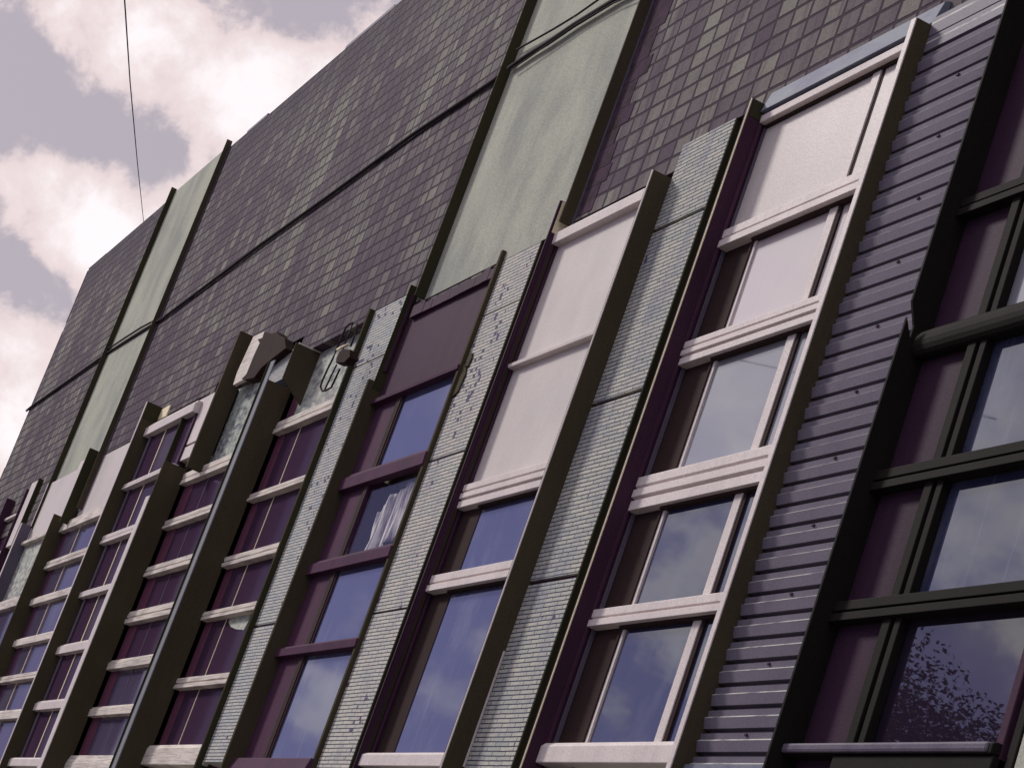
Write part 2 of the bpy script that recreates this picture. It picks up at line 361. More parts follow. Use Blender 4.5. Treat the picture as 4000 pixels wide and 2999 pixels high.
# W8
xl8=X(z('A',150,600),-.3); yw8=depth(z('A',290,600),xl8); xr8=X(z('A',470,600),-.3)
for k in ('xl1 yw1 xr1 yo1r xl2 yw2 xr2 yo2r xl3 yw3 xr3 yo3r xl4 yw4 xr4 yo4r xl5 yw5 xr5 xl6 yw6 xr6 xl7 yw7 xr7 xl8 yw8 xr8').split(): print(k,round(globals()[k],3),end='; ')
print()

# --- tile wall: one skin that stops above each strip ---------------------------------------------------------------
zh1=Z(z('I',0,770),0); zb1=Z(c(3,420,735),-.01); zh2=Z(c(2,1720,1255),0); zb2=Z(c(2,1320,1385),-.01)
zh3=Z(c(5,860,255),0); zb3=Z(c(5,460,320),-.01); zh4=Z(t(5,1330,310),-.24)+.012; zS=Z(z('I',1040,150),YS+.02)
zh5=Z(t(5,740,850),yw5); zh6=Z(c(4,1060,1020),yw6); zh7=Z(t(7,1600,215),yw7); zh8=Z(t(7,1000,540),yw8)
zb4=Z(t(5,1100,540),-.05); zp5=Z(t(6,1530,165),-.05); zp7=Z(t(7,1250,330),-.05)
xp3=X(z('E',1775,1200),-.01); xp1=X(c(5,1908,893),-.01); xp4=X(z('B',1500,800),-.01)
cols=[(XEND,xl8-.2,zp7-1.0),(xl8-.2,xr8,zh8),(xr8,xl7,zp7),(xl7,xr7,zh7),(xr7,xl6,zh7+.1),(xl6,xr6,zh6),(xr6,xl5,zp5),(xl5,xr5,zh5+.22),(xr5,xl4,zb4),(xl4,xr4,zh4),(xr4,xl3,zb3),
      (xl3,xr3,zh3),(xr3,xl2,zb2),(xl2,xr2,zh2),(xr2,xl1,zb1),(xl1,xr1,zh1),(xr1,XR,zS)]
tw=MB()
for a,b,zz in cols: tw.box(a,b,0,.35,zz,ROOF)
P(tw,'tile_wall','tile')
bw=MB().box(XEND+.05,XR,.35,.6,0,ROOF-.1)                 # structural wall behind the strips, down to the pavement
bw.box(XEND+.02,XR,-.02,.35,0,ZB-.25)
P(bw,'wall','concrete')
rf=MB(); 
x=XEND-.05
while x<XR:
    n=random.uniform(1.2,3.4); zz=ROOF+random.choice((0,.015,.03,.06)); rf.box(x,min(x+n,XR)-.004,-.006,.7,ROOF+.001,zz+.012); x+=n
P(rf,'coping','lilac')
ed=MB()                                                   # broken edge trim down the far corner
zz=6.0
while zz<ROOF-.3:
    h=random.uniform(.5,1.6); d=random.uniform(.02,.16); ed.box(XEND-d,XEND-.002,.0,.3,zz,min(zz+h,ROOF-.02)-.01); zz+=h+random.choice((0,0,.25))
P(ed,'corner_trim','rust')

# --- concrete bands with dark edge strips --------------------------------------------------------------------------
def conc(lo,lr,ro,rr,zb,zt,label):
    xr_=X(rr,0); yor=depth(ro,xr_)
    xl_=X(lr,yor*.45); yol=depth(lo,xl_); yp=-.012
    co=P(MB().box(xl_,xr_-.03,yp,-.001,zb,zt),'concrete_panel','concrete',0,label)
    MB().box(xl_-.03,xl_,yol,-.002,zb,zt+.06).build('edge_strip',MT['olive'],co,.004)
    MB().box(xr_-.03,xr_,yor,.002,zb,zt+.06).build('edge_strip',MT['brown'],co,.004)
    # two-layer roll at the foot of the right strip
    MB().box(xr_+.002,xr_+.05,-.012,-.002,zb,zt).build('flashing',MT['lilac'],co)
    return xl_,xr_,yol,yor
A=conc(z('F',385,300),z('F',470,300),z('F',1790,300),z('F',1955,300),zb2-.2,ROOF+.02,'wide pale concrete band with cables strung across it')
B=conc(z('G',395,1400),z('G',440,1400),z('G',840,1400),z('G',915,1400),zp7-1.2,ROOF+.1,'narrow pale concrete band near the far end')
print('conc',A,B)
# bare mortar where tiles fell off beside the wide concrete band
bare=MB(); zz=zh2+.05
while zz<ROOF-.2:
    w_=random.uniform(.30,.62); h=random.uniform(.2,.5)
    bare.box(A[1]+.055,A[1]+.055+w_,-.006,-.001,zz,zz+h-.006); zz+=h
MT['mortar']=weathered('bare_mortar',(.078,.046,.074),(.030,.028,.020),.95,8,.9,(1,1,1),bump=.8,speck=.3)
P(bare,'bare_mortar','mortar',label='strip of bare purple mortar where tiles have come off')

# --- W1 -------------------------------------------------------------------------------------------------------------
ztop1=Z((2948,380),-.2); 
yf=yw1-.08
r1=[rl(c(3,395,1395),c(3,375,1505),yw1,'double'),rl(z('J',350,1320),z('J',200,1640),yw1,'triple'),
    rl(c(6,0,1390),c(6,0,1595),yw1,'triple'),rl(c(8,1640,665),c(8,1575,783),yw1,'double')]
sl1=(Z(c(8,1290,1620),yw1-.12),Z(c(8,1330,1500),yw1-.09))
hd1=(Z(c(3,1300,385),yw1-.085),Z(c(3,1300,340),yw1-.085))
hd1=(Z(c(3,1000,545),yw1-.085),Z(c(3,1000,495),yw1-.085))
st1=X(c(6,440,300),yw1+.012)
mu1=X(c(6,655,900),yw1-.055)-.07
W1=window('white framed window strip with a blank white top panel',xl1,xr1,yw1,hd1[0],st1,[None,'glasspale','glasshalf','glass','glass'],r1,mull=mu1,head=hd1,sill=sl1,frame_x='white',side=[None,'glasspale','glasshalf','glass','glass'],mw=.13,md=.008,shade_strip=True,jambmat='white')
MB().box(xl1+.002,mu1-.066,yw1-.004,yw1+.011,r1[0][1],hd1[0]).build('panel',MT['panel'],W1)
MB().box(mu1+.116,xr1-.101,yw1-.004,yw1+.011,r1[0][1],hd1[0]).build('panel',MT['panel'],W1)
MB().box(mu1-.065,mu1+.065,yw1-.02,yw1+.03,r1[0][1],hd1[0]).build('mullion',MT['white'],W1,.003)
MB().box(mu1+.066,mu1+.115,yw1-.006,yw1+.03,r1[0][1],hd1[0]).build('shade_strip',MT['stile'],W1)  # dark strip painted as the mullion's shaded side
MB().box(xl1+.002,xr1-.101,yw1-.035,yw1-.005,hd1[0]-.022,hd1[0]+.01).build('shade_strip',MT['stile'],W1)  # dark strip for the groove and shadow line below the head
fin(xl1,-.2,yw1+.09,ZB,ztop1,'plum',lip='cream',lipw=.012,cap=(hd1[0]+.02,'olive'))
MB().box(xl1+.001,xl1+.02,yw1-.085,yw1-.055,ZB,hd1[0]).build('guide_rail',MT['magenta'],W1,.004)
MB().box(xl1+.001,xl1+.018,yw1-.03,yw1+.01,ZB,hd1[0]).build('guide_rail',MT['lilac'],W1,.004)
fin(xr1,yo1r,YS+.25,ZB,Z((3613,54),yo1r),'brown',lip='white',lipw=.07)
# lead flashing over the head
zf0=hd1[1]; P(MB().extrude_x([(-.001,zf0+.005),(-.10,zf0+.005),(-.055,zf0+.21),(-.012,zf0+.235),(-.001,zf0+.235)],xl1+.01,xr1-.005),'flashing','lead',.004,label='lead flashing over the white window head')
# --- ribbed siding between W1 and W0 ---------------------------------------------------------------------------------
sd=MB(); rows_z=Z(z('I',1960,170),YS); bh=.1697
prof=[]
zz=rows_z+.005
ztopS=zz
while zz>ZB: 
    prof+= [(YS+.06,zz),(YS+.06,zz-.034),(YS-.003,zz-.037),(YS+.006,zz-.078),(YS-.016,zz-.094),(YS+.004,zz-bh+.001)]
    zz-=bh
prof2=prof+[(YS+.10,zz),(YS+.10,ztopS)]
xs1=xl0-.034
n0=0
sd.extrude_x(prof2,xr1+.002,xs1)
lip_highlight(MT['siding'],ztopS,bh)
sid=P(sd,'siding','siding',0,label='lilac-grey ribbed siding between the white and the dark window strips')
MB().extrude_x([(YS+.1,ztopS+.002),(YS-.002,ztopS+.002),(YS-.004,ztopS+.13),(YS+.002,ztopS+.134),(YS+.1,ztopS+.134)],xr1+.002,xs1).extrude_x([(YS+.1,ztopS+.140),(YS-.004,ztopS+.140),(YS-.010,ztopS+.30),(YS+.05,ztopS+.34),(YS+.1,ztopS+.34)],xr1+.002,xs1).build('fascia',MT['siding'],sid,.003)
for k in range(1,44,3):
    zc=ztopS-bh*(k+1)-.045
    if zc>ZB: MB().box(-14.846,-14.816,YS-.012,YS+.004,zc-.016,zc).build('screw',MT['plum'],sid)
MB().box(xr1+.002,xs1,YS-.05,YS+.05,ZB,Z(c(9,450,1632),YS-.05)).build('ledge',MT['lead'],sid,.004)

# --- W0 ------------------------------------------------------------------------------------------------------------
yq=yw0-.08
r0=[rl(c(6,2000,410),c(6,2010,560),yw0,'round'),rl(c(6,1900,1265),c(6,1900,1400),yw0,'double'),rl(c(9,1800,530),c(9,1800,672),yw0,'double')]
sl0=(Z(c(9,1500,1563),yw0-.12),Z(c(9,1500,1490),yw0-.12))
st0=X(q8(1790,600),yw0); 
xr0=X(c(9,2080,1480),yw0-.01)+.1
# one dark rail above the picture so the strip goes on
up=r0[0][1]+ (r0[0][1]-r0[1][1])
r0=[(up-.15,up,'double')]+r0
W0=window('dark olive framed window strip with a purple side board',xl0,xr0,yw0,up+1.6,st0,['glasshalf','glasshalf','glass','glass','glassclean'],r0,sill=sl0,framemat='deepplum',railmat='ink',frame_x='ink')
MB().box(st0-.002,st0+.10,yw0-.05,yw0+.02,ZB,up+1.6).build('jamb',MT['ink'],W0,.006)
MB().box(st0+.10,st0+.145,yw0-.02,yw0+.02,ZB,up+1.6).build('jamb',MT['magenta'],W0,.004)
MB().box(st0+.145,st0+.22,yw0-.045,yw0+.02,ZB,up+1.6).build('jamb',MT['ink'],W0,.006)
zn=Z(c(6,1530,350),-.2); zl=Z(c(6,1512,445),-.2)
def finpoly(x,pts,th,mat,label=None,name='fin'):
    m=MB(); n=len(pts)
    m.v=[(x,D+y,zz) for y,zz in pts]+[(x-th,D+y,zz) for y,zz in pts]
    m.f=[tuple(range(n))[::-1],tuple(range(n,2*n))]+[(i,(i+1)%n,n+(i+1)%n,n+i) for i in range(n)]
    return P(m,name,mat,.004,label)
finpoly(xl0,[(-.2,zn),(-.13,zn-.16),(-.13,zn-.26),(.09,zn-.26),(.09,up+1.6),(-.2,up+1.6)],.03,'ink','upper olive-black fin with a clipped corner')
finpoly(xl0-.002,[(-.2,ZB+.33),(-.10,ZB+.18),(-.10,ZB),(.09,ZB),(.09,zn-.27),(-.13,zl-.13),(-.2,zl)],.03,'ink','lower olive-black fin with a pointed top')
MB().box(st0-.01,xr0,yw0-.10,yw0+.05,sl0[0]-.16,sl0[0]-.004).build('apron',MT['ink'],W0,.01)
MB().box(xl0+.01,xr0-.04,yw0-.135,yw0-.001,sl0[0]+.004,sl0[1]-.004).build('sill_cover',MT['lilac'],W0,.02)
for q in (.02,.17): MB().box(xr0-.1+q,xr0-.02+q,yw0-.06,yw0+.09,ZB,up+1.6).build('jamb',MT['plum' if q<.1 else 'ink'],W0,.008)
# wall carrying on past W0
P(MB().box(xr0+.16,XR,-.05,.3,ZB,zS),'wall','concrete')

# --- piers between the strips ----------------------------------------------------------------------------------------
def pier(x0,x1,zb,zt,joints,mat,label,y0=-.01,y1=.22,zgap=.022):
    cuts=sorted([zb]+[zt]+[j for j in joints]); mb=MB()
    for i,(a,b) in enumerate(zip(cuts[:-1],cuts[1:])):
        lo=a+(zgap if i else 0); hi=b-(zgap if i<len(cuts)-2 else 0)
        mb.box(x0,x1,y0,y1,lo,hi)
    po=P(mb,'pier',mat,.0,label)
    MB().box(x0+.004,x1-.004,y0+.03,y1-.01,zb+.01,zt-.01).build('core',MT['plum'],po)
    MB().box(x1+.001,x1+.02,y0+.004,y1,zb,zt).build('return',MT['olive'],po)
    return po
pier(xr2+.002,xp1,ZB,zb1,[Z((2640,865),-.01),Z(c(5,1760,950),-.01),Z(c(8,1355,493),-.01)],'brickA','blue-grey brick-slip pier beside the white framed strip')
pier(xr3+.002,xp3,ZB,zb2,[Z(c(5,1050,395),-.01),Z(c(5,710,1310),-.01),Z(c(8,360,685),-.01)],'brickB','pale brick-slip pier with many slips fallen off',zgap=.012)
pier(xr4+.002,xp4+.35,Z(z('D',450,1575),-.01),zb3,[Z(z('E',490,490),-.01),Z(z('B',1070,1545),-.01)],'brickC','narrow pale brick-slip pier next to the broad black fin',zgap=.014)
# gap walls behind piers
for a,b,zz in ((xp1+.025,xl1-.04,zb1),(xp3+.025,xl2-.04,zb2),(xp4+.38,xl3-.04,zb3)): P(MB().box(a,b,.15,.3,ZB,zz),'recess_wall','olive')

# --- W2 ------------------------------------------------------------------------------------------------------------
hd2=(Z(c(2,1640,1362),yw2-.085),Z(c(2,1640,1290),yw2-.085))
r2=[rl(c(5,1380,622),c(5,1380,648),yw2,'plain'),rl(c(5,880,1462),c(5,838,1612),yw2,'triple'),rl(c(8,690,445),c(8,630,558),yw2,'double')]
sl2=(Z(c(8,235,1640),yw2-.12),Z(c(8,265,1560),yw2-.09))
st2=X(c(8,650,800),yw2+.012)
W2=window('window strip with two tall white panels over dusty glass',xl2,xr2,yw2,hd2[0],st2,[None,None,'glassdirty','glassdirty'],r2,head=hd2,sill=sl2,frame_x=None,shade_strip=True,jambmat='white')
# the white boards run the whole width, over the stile
for a,b in ((hd2[0],r2[0][1]),(r2[0][0],r2[1][1])):
    MB().box(xl2+.001,xr2-.101,yw2-.004,yw2+.011,b,a).build('panel',MT['panel'],W2)
fin(xl2,yo2,yw2+.09,ZB,Z(c(2,1385,1250),yo2),'plum',lip='plum',lipw=.02,cap=(hd2[0]+.12,'cream'))  # cream top plate paints the light on the fin's upper end
for q,mm in ((.02,'magenta'),(.06,'olive'),(.085,'plum')): MB().box(xl2+.007,xl2+.02,yw2-q-.02,yw2-q+.008,ZB,hd2[0]).build('guide_rail',MT[mm],W2,.003)
fin(xr2,yo2r,.15,ZB,Z(c(2,1945,1065),yo2r),'brown',lip='white',lipw=.018)
P(MB().box(xr2+.003,xr2+.02,-.030,-.012,Z(c(8,790,1640),-.05),Z(c(8,1010,930),-.05)),'edge_trim','white',.003,label='peeling white edge trim low on the brown fin')

# --- W3 ------------------------------------------------------------------------------------------------------------
r3=[rl(z('E',1100,712),z('E',1100,772),yw3,'plain'),rl(c(5,420,1312),c(5,400,1405),yw3,'plain'),rl(c(8,245,290),c(8,245,368),yw3,'plain'),rl(c(8,100,845),c(8,100,908),yw3,'plain')]
sl3=(ZB+.02,Z(z('D',1200,1520),yw3-.1))
st3=X(z('E',770,1200),yw3+.012)
W3=window('plum framed window strip with a blank plum head panel and lace curtain',xl3,xr3,yw3,Z(c(5,860,262),yw3),st3,[None,'glassdirty',None,'glassdirty','glassdirty'],r3,sill=sl3,framemat='magenta',railmat='magenta',mullmat='olive',frame_x='stile')
MB().box(st3-.10,st3-.002,yw3-.012,yw3+.02,ZB,r3[0][0]).build('jamb',MT['olive'],W3,.006)
MB().box(xl3+.003,xr3-.101,yw3-.002,yw3+.011,r3[0][1],Z(c(5,860,262),yw3)-.002).build('panel',MT['plum'],W3)
zc1,zc0=r3[1][0],r3[2][1]
MB().box(st3+.036,xr3-.10,yw3+.02,yw3+.028,zc0,zc1).build('pane',MT['clear'],W3)
MB().box(st3+.02,xr3-.09,.34,.345,zc0-.1,zc1+.1).box(st3+.02,st3+.03,yw3+.03,.34,zc0-.1,zc1+.1).build('room_back',MT['room'],W3)
zt3=Z(c(5,520,245),-.115)
fin(xl3,-.2,.09,ZB,Z(c(5,225,835),-.2),'brown',label='broad black fin left of the lace curtain window')
xu3=X(z('E',650,430),-.12)
fin(xu3,-.12,.09,Z(c(5,225,835),-.2)-.1,Z(c(5,515,243),-.12),'olive',lip='olive',lipw=.02)
MB().box(xu3+.001,xu3+.02,-.075,-.04,Z(c(5,225,835),-.2)+.15,Z(c(5,515,243),-.12)-.1).build('guide_rail',MT['magenta'],W3,.003)
fin(xr3,yo3r,.12,ZB,Z(c(5,1040,45),yo3r),'brown',name='fin')
# ragged head board over W3
pts=[X(c(5,735,335),-.03),X(c(5,975,185),-.03)]; zz0=Z(c(5,860,262),-.03); hb=MB(); x=xl3+.2
while x<xr3-.15:
    n=random.uniform(.15,.5); hb.box(x,min(x+n,xr3-.02),-.05-random.uniform(0,.01),-.005,zz0-.05,zz0+.09+random.uniform(-.02,.03)); x+=n
P(hb,'head_board','plum',0,label='ragged plum board over the lace curtain window')
# lumps of broken mastic on the pier edge
lm=MB()
for (px,dz,dx) in ((z('E',1600,690),.25,.10),(z('E',1700,470),.12,.06),(z('E',1670,330),.15,.05)):
    a=at(px,-.02); lm.prism([(a[0]-dx,a[2]-dz),(a[0]+dx*.6,a[2]-dz*.8),(a[0]+dx,a[2]),(a[0]+dx*.3,a[2]+dz*.5),(a[0]-dx,a[2]+dz*.6)],-.03,-.012)
P(lm,'broken_edging','brown',.004)

# --- W4 ------------------------------------------------------------------------------------------------------------
r4=[rl(t(5,1540,1240),t(5,1540,1395),yw4,'double'),rl(c(4,1720,1480),c(4,1700,1528),yw4,'double'),rl(z('B',1000,580),z('B',1000,705),yw4,'double'),rl(z('B',700,1295),z('B',700,1400),yw4,'double'),rl(z('D',400,485),z('D',400,625),yw4,'double')]
sl4=(Z(z('D',60,1612),yw4-.12),Z(z('D',60,1358),yw4-.1))
st4=X(z('B',690,800),yw4+.012); mu4=X(z('B',835,800),yw4)
W4=window('dark window strip with peeling white rails and a pale patched head panel',xl4,xr4,yw4,zh4-.01,st4,['dwhite','glassdark','glassdark','glassdark','glassdark','glassdark'],r4,mull=mu4,sill=sl4,framemat='maroon',railmat='oldwhite',mullmat='cream',mw=.02,md=-.012,jit=.05,side=['dwhite','glassdark','glassdark','glassdark','glassdark','glassdark'])
z4t=Z(t(5,905,860),-.3)
f4=fin(xl4,-.3,yw4+.09,ZB,z4t,'brown',label='broad black fin with a grey-blue front flange')
MB().box(X(z('B',156,800),-.3),xl4-.001,-.316,-.302,ZB,Z(t(5,930,618),-.31)).build('front_flange',MT['greyblue'],f4)
xu4=X(t(5,1320,320),-.24); 
ru4=min(.33,depth(t(5,1840,568),xu4))
finpoly(xu4,[(-.24,z4t-.03),(-.24,Z(t(5,1330,310),-.24)),(-.20,Z(t(5,1330,310),-.24)-.01),(ru4,Z(t(5,1330,310),-.24)-.01),(ru4,z4t-.42)],.03,'brown','upper dark fin over the pale patched panel')
P(MB().box(xu4-.028,xu4-.002,-.2,ru4,Z(t(5,1330,310),-.24)-.008,Z(t(5,1330,310),-.24)+.012),'edge_trim','oldwhite',0)  # whitish strip paints the lit top edge of the fin
pier(X(t(5,940,740),-.05),X(t(5,1180,690),-.05),Z(t(5,1000,905),-.05),Z(t(5,1250,430),-.05),[],'brickC','short pale brick patch above the broad black fin',y0=-.05,y1=.2)
fin(xr4,yo4r,.12,ZB,Z(c(5,265,385),yo4r),'olive')

bp=[at(z('B',*q),yw4+.017) for q in ((640,1440),(900,1390),(860,1500),(800,1610),(700,1600),(640,1570),(610,1510))]
MB().prism([(a[0],a[2]) for a in bp],yw4+.013,yw4+.0185).build('blind',MT['dwhite'],W4,label='pale rag of blind hanging in the window')
# --- W5 ------------------------------------------------------------------------------------------------------------
r5=[rl(c(4,1310,1340),c(4,1300,1410),yw5,'double'),rl(c(7,1220,55),c(7,1220,105),yw5,'double'),rl(c(7,1100,355),c(7,1100,415),yw5,'double'),rl(z('A',1955,1290),z('A',1940,1445),yw5,'double'),rl(z('C',1735,257),z('C',1715,380),yw5,'plain'),rl(z('C',1500,860),z('C',1500,980),yw5,'plain')]
sl5=(ZB+.1,Z(z('C',1220,1490),yw5-.1))
st5=X(z('A',2000,800),yw5+.012); mu5=X(z('C',1545,650),yw5)
W5=window('dark window strip with flaking white rails under a mottled peeling panel',xl5,xr5,yw5,zh5,st5,['patchy']+['glassdark']*4+['glassblue']*3,r5,mull=mu5,sill=sl5,framemat='maroon',railmat='oldwhite',mullmat='lilac',mw=.025,md=-.012,jit=.06)
z5t=Z(t(6,1020,1040),-.32)
f5=fin(xl5,-.32,yw5+.09,ZB,z5t,'brown',label='broad dark brown fin with a white front flange')
MB().box(X(z('A',1478,800),-.32),xl5-.001,-.336,-.322,ZB,z5t-.6).build('front_flange',MT['white'],f5,.004)
xu5=X(t(5,200,950),-.2)
fin(xu5,-.2,.1,z5t-.2,Z(t(5,520,150),-.2),'brown',label='tall dark slab fin rising above the mottled panel',th=.05)
wp=[at(t(5,*q),-.02) for q in ((735,250),(890,180),(870,270),(800,300),(820,350),(740,520),(600,870),(440,950),(500,760))]
P(MB().prism([(a[0],a[2]) for a in wp],-.06,-.005),'white_board','oldwhite',0,label='white board beside the slab fin')
hp=[at(t(5,*q),-.12) for q in ((790,290),(860,270),(890,180),(1010,205),(1070,180),(1090,225),(1180,275),(1200,420),(960,610),(850,700),(740,850),(600,880),(560,860),(640,780),(760,500),(825,345))]
P(MB().prism([(a[0],a[2]) for a in hp],-.16,-.01),'hood','rust',.01,label='rusty brown metal hood over the mottled panel')
P(MB().box(xr5-.02,xr5-.001,-.34,-.29,ZB,z4t+.3),'edge_trim','olive')

# --- W6 ------------------------------------------------------------------------------------------------------------
hd6=(Z(c(4,1050,1105),yw6-.085),Z(c(4,1050,1050),yw6-.085))
r6=[rl(c(4,920,1415),c(4,920,1445),yw6,'double'),rl(z('A',1555,335),z('A',1525,445),yw6,'double'),rl(z('A',1275,1045),z('A',1250,1130),yw6,'plain'),rl(z('C',1000,75),z('C',970,195),yw6,'plain'),rl(z('C',700,795),z('C',690,912),yw6,'plain')]
sl6=(Z(z('C',450,1630),yw6-.12),Z(z('C',450,1520),yw6-.1))
st6=X(z('A',1250,800),yw6+.012); mu6=X(z('A',1370,800),yw6)
W6=window('dark purple window strip with bright white frame and pale mullion',xl6,xr6,yw6,hd6[0],st6,['glassdark'],r6,mull=mu6,head=hd6,sill=sl6,framemat='plum',railmat='white',mullmat='cream',mw=.05,md=-.012,jit=.03)
MB().box(st6-.16,st6-.03,yw6-.01,yw6+.01,ZB,hd6[0]).build('jamb',MT['lilac'],W6,.004)
z6t=Z(t(6,620,270),-.3)
f6=fin(xl6,-.3,yw6+.09,ZB,z6t,'brown',lip='white',lipw=.07,cap=(z6t-.3,'olive'),label='dark brown fin with a thin white lip')
P(MB().box(X(t(6,745,380),-.02),X(t(6,930,440),-.02),-.03,-.002,Z(t(6,800,525),-.02),Z(t(6,800,400),-.02)),'flashing','cream',.004,label='cream plate painted as the lit face over the white framed head')  # cream colour stands in for light on the fin top
xu6=X(t(6,1290,330),-.05); fin(xu6,depth(t(6,1225,305),xu6),.1,z5t-.1,Z(t(6,1225,300),-.12),'olive')
pier(xu6+.28,xu5-.1,Z(t(6,1140,1095),-.05),zp5,[Z(t(6,1270,860),-.05)],'white','narrow smooth white pier beside the tall slab fin',y0=-.05,y1=.2)
P(MB().box(xu6+.01,xu6+.16,-.02,.2,Z(t(6,1060,1050),-.02),zp5-.1),'pier_return','lilac')

# --- W7 ------------------------------------------------------------------------------------------------------------
r7=[rl(t(7,1300,1080),t(7,1290,1180),yw7,'double'),rl(z('A',1050,195),z('A',1070,262),yw7,'double'),rl(z('A',905,640),z('A',870,745),yw7,'double'),rl(z('A',705,1115),z('A',680,1212),yw7,'plain'),rl(z('C',440,0),z('C',450,90),yw7,'plain'),rl(z('C',270,480),z('C',250,565),yw7,'double'),rl(z('C',90,930),z('C',70,1045),yw7,'plain')]
st7=X(z('A',690,800),yw7+.012); mu7=X(z('A',795,800),yw7)
W7=window('bluish window strip with chipped white rails under a white panel',xl7,xr7,yw7,zh7-.02,st7,['panel','glassblue'],r7,mull=mu7,framemat='magenta',railmat='oldwhite',mullmat='cream',mw=.035,md=-.012,jit=.04)
MB().box(xl7+.001,st7+.002,yw7-.004,yw7+.011,r7[0][1],zh7-.02).build('panel',MT['panel'],W7)
z7t=Z(t(7,830,1105),-.3)
fin(xl7,-.3,yw7+.09,ZB,z7t,'brown',label='broad brown fin left of the bluish window strip')
xu7=X(t(7,1290,700),0); fin(xu7,depth(t(7,1085,700),xu7),.05,z7t-.2,Z(t(7,1350,250),-.1),'olive'); 
P(MB().box(xu7+.002,xu7+.015,-.07,-.05,z7t-.2,Z(t(7,1420,270),-.06)),'guide_rail','magenta')
P(MB().box(xr7+.002,xl6-.12,-.18,-.10,ZB,Z(t(6,370,640),-.15)),'recess_wall','olive')
P(MB().box(X(t(7,1020,760),-.03),X(t(7,1085,760),-.03),-.05,.15,z7t-.6,zp7),'pier','white',.004,label='thin white pier at the far end')
# --- W8 and the far end -----------------------------------------------------------------------------------------------
r8=[rl(z('A',460,435),z('A',460,475),yw8,'plain'),rl(z('A',120,1215),z('A',110,1330),yw8,'plain')]
st8=X(z('A',345,430),yw8+.012)
W8=window('far window strip blanked with pale panels',xl8,xr8,yw8,zh8,st8,['panel','dwhite','glassblue'],r8,framemat='magenta',railmat='oldwhite')
MB().box(xl8+.001,st8+.002,yw8-.004,yw8+.011,r8[0][1],zh8).build('panel',MT['panel'],W8)
z8t=Z(z('A',230,310),-.3)
fin(xl8,-.3,yw8+.09,ZB,z8t,'lilac',lip='white',lipw=.12,label='lilac-grey fin at the far end')
xu8=X(t(7,640,620),0); fin(xu8,-.1,.05,z8t-.3,Z(t(7,610,590),-.1),'olive')
P(MB().box(X(t(7,390,900),-.03),X(t(7,475,900),-.03),-.05,.15,z8t-.2,Z(t(7,520,670),-.03)),'pier','white',.004,label='white pier just before the last window strip')
xl9=xl8-4.4; xr9=X(t(7,290,1150),-.02)
yw9=0.0
r9=[rl(z('A',150,185),z('A',150,215),yw9,'plain'),rl(z('A',30,610),z('A',10,680),yw9,'plain')]
W9=window('last dark window strip at the far corner',xl9,xr9,yw9,Z(t(7,200,960),yw9),X(z('A',20,400),yw9),['plum','glassdark','glassdark'],r9,framemat='plum',railmat='white')
fin(xl9,-.2,.1,ZB,Z(t(7,130,885),-.2),'plum')
fin(xr9,-.1,.1,ZB,Z(t(7,460,730),-.1),'plum')
P(MB().box(XEND,xl9-.05,-.02,.3,ZB,zp7-1.0),'pier','white',label='white pier at the far corner of the building')
fz=MB()
for a,b,zz,yy in ((xl8-.2,xr8,zh8,yw8),(xr8,xl7,zp7,0)): fz.box(a,b,-.02,.1,zz-.02,zz+.03)
P(fz,'ledge','cream',.004)
for a,b,zz in ((xr6,xl5,zp5),(xr5,xl4,zb4),(xr7,xl6,zh7+.1),(xr8,xl7,zp7)): P(MB().box(a,b,.06,.34,ZB,zz),'recess_wall','stile')

# ------------------------------------------------------------------ separate things on and around the building
def cable(pts,r,name,label,cat,mat='cable',group=None):
    path=[]
    for (a,b) in zip(pts[:-1],pts[1:]):
        a=Vector(a); b=Vector(b)
        for k in range(6): path.append(a.lerp(b,k/6))
    path.append(Vector(pts[-1]))
    return tag(MB().tube(path,r,6).build(name,MT[mat],None,0,smooth=True),label,cat,group)
main=[at(p,-.035) for p in ((104,1604),(120,1590),(430,1372),(640,1240),(1026,950),(1300,754),(1620,520),(1975,284))]
cable(main,.03,'cable','thick dark cable sagging along the slate tiles','cable')
cable([at(p,-.07) for p in (z('F',280,845),z('F',500,690),z('F',760,530),z('F',1090,305),z('F',1590,0),(2600,-105))],.034,'cable','thickest cable crossing the wide concrete band, lowest of the pair','cable')
cable([at(p,-.09) for p in (z('F',300,865),z('F',520,715),z('F',830,500),z('F',1120,300),z('F',1560,45),(2610,-80))],.010,'cable','thin cable hugging the underside of the thick one on the concrete band','cable')
cable([at(p,-.07) for p in (z('F',375,615),z('F',600,490),z('F',830,360),z('F',1110,190),z('F',1380,0),(2560,-150))],.014,'cable','thin upper cable crossing the wide concrete band','cable')
cable([at(p,-.05) for p in (c(4,650,665),c(4,760,590),c(4,870,520),c(4,955,475))],.02,'cable','short thin cable crossing the narrow concrete band','cable')
def onray(p,tt): r=ray(p); n=math.sqrt(sum(q*q for q in r)); return (r[0]/n*tt,r[1]/n*tt,r[2]/n*tt+EYE)
cable([onray((484,-40),24),onray((508,320),31),onray((537,640),43),onray((563,885),62)],.0085,'overhead_wire','thin blue-black wire hanging across the cloudy sky','wire',mat='wire')

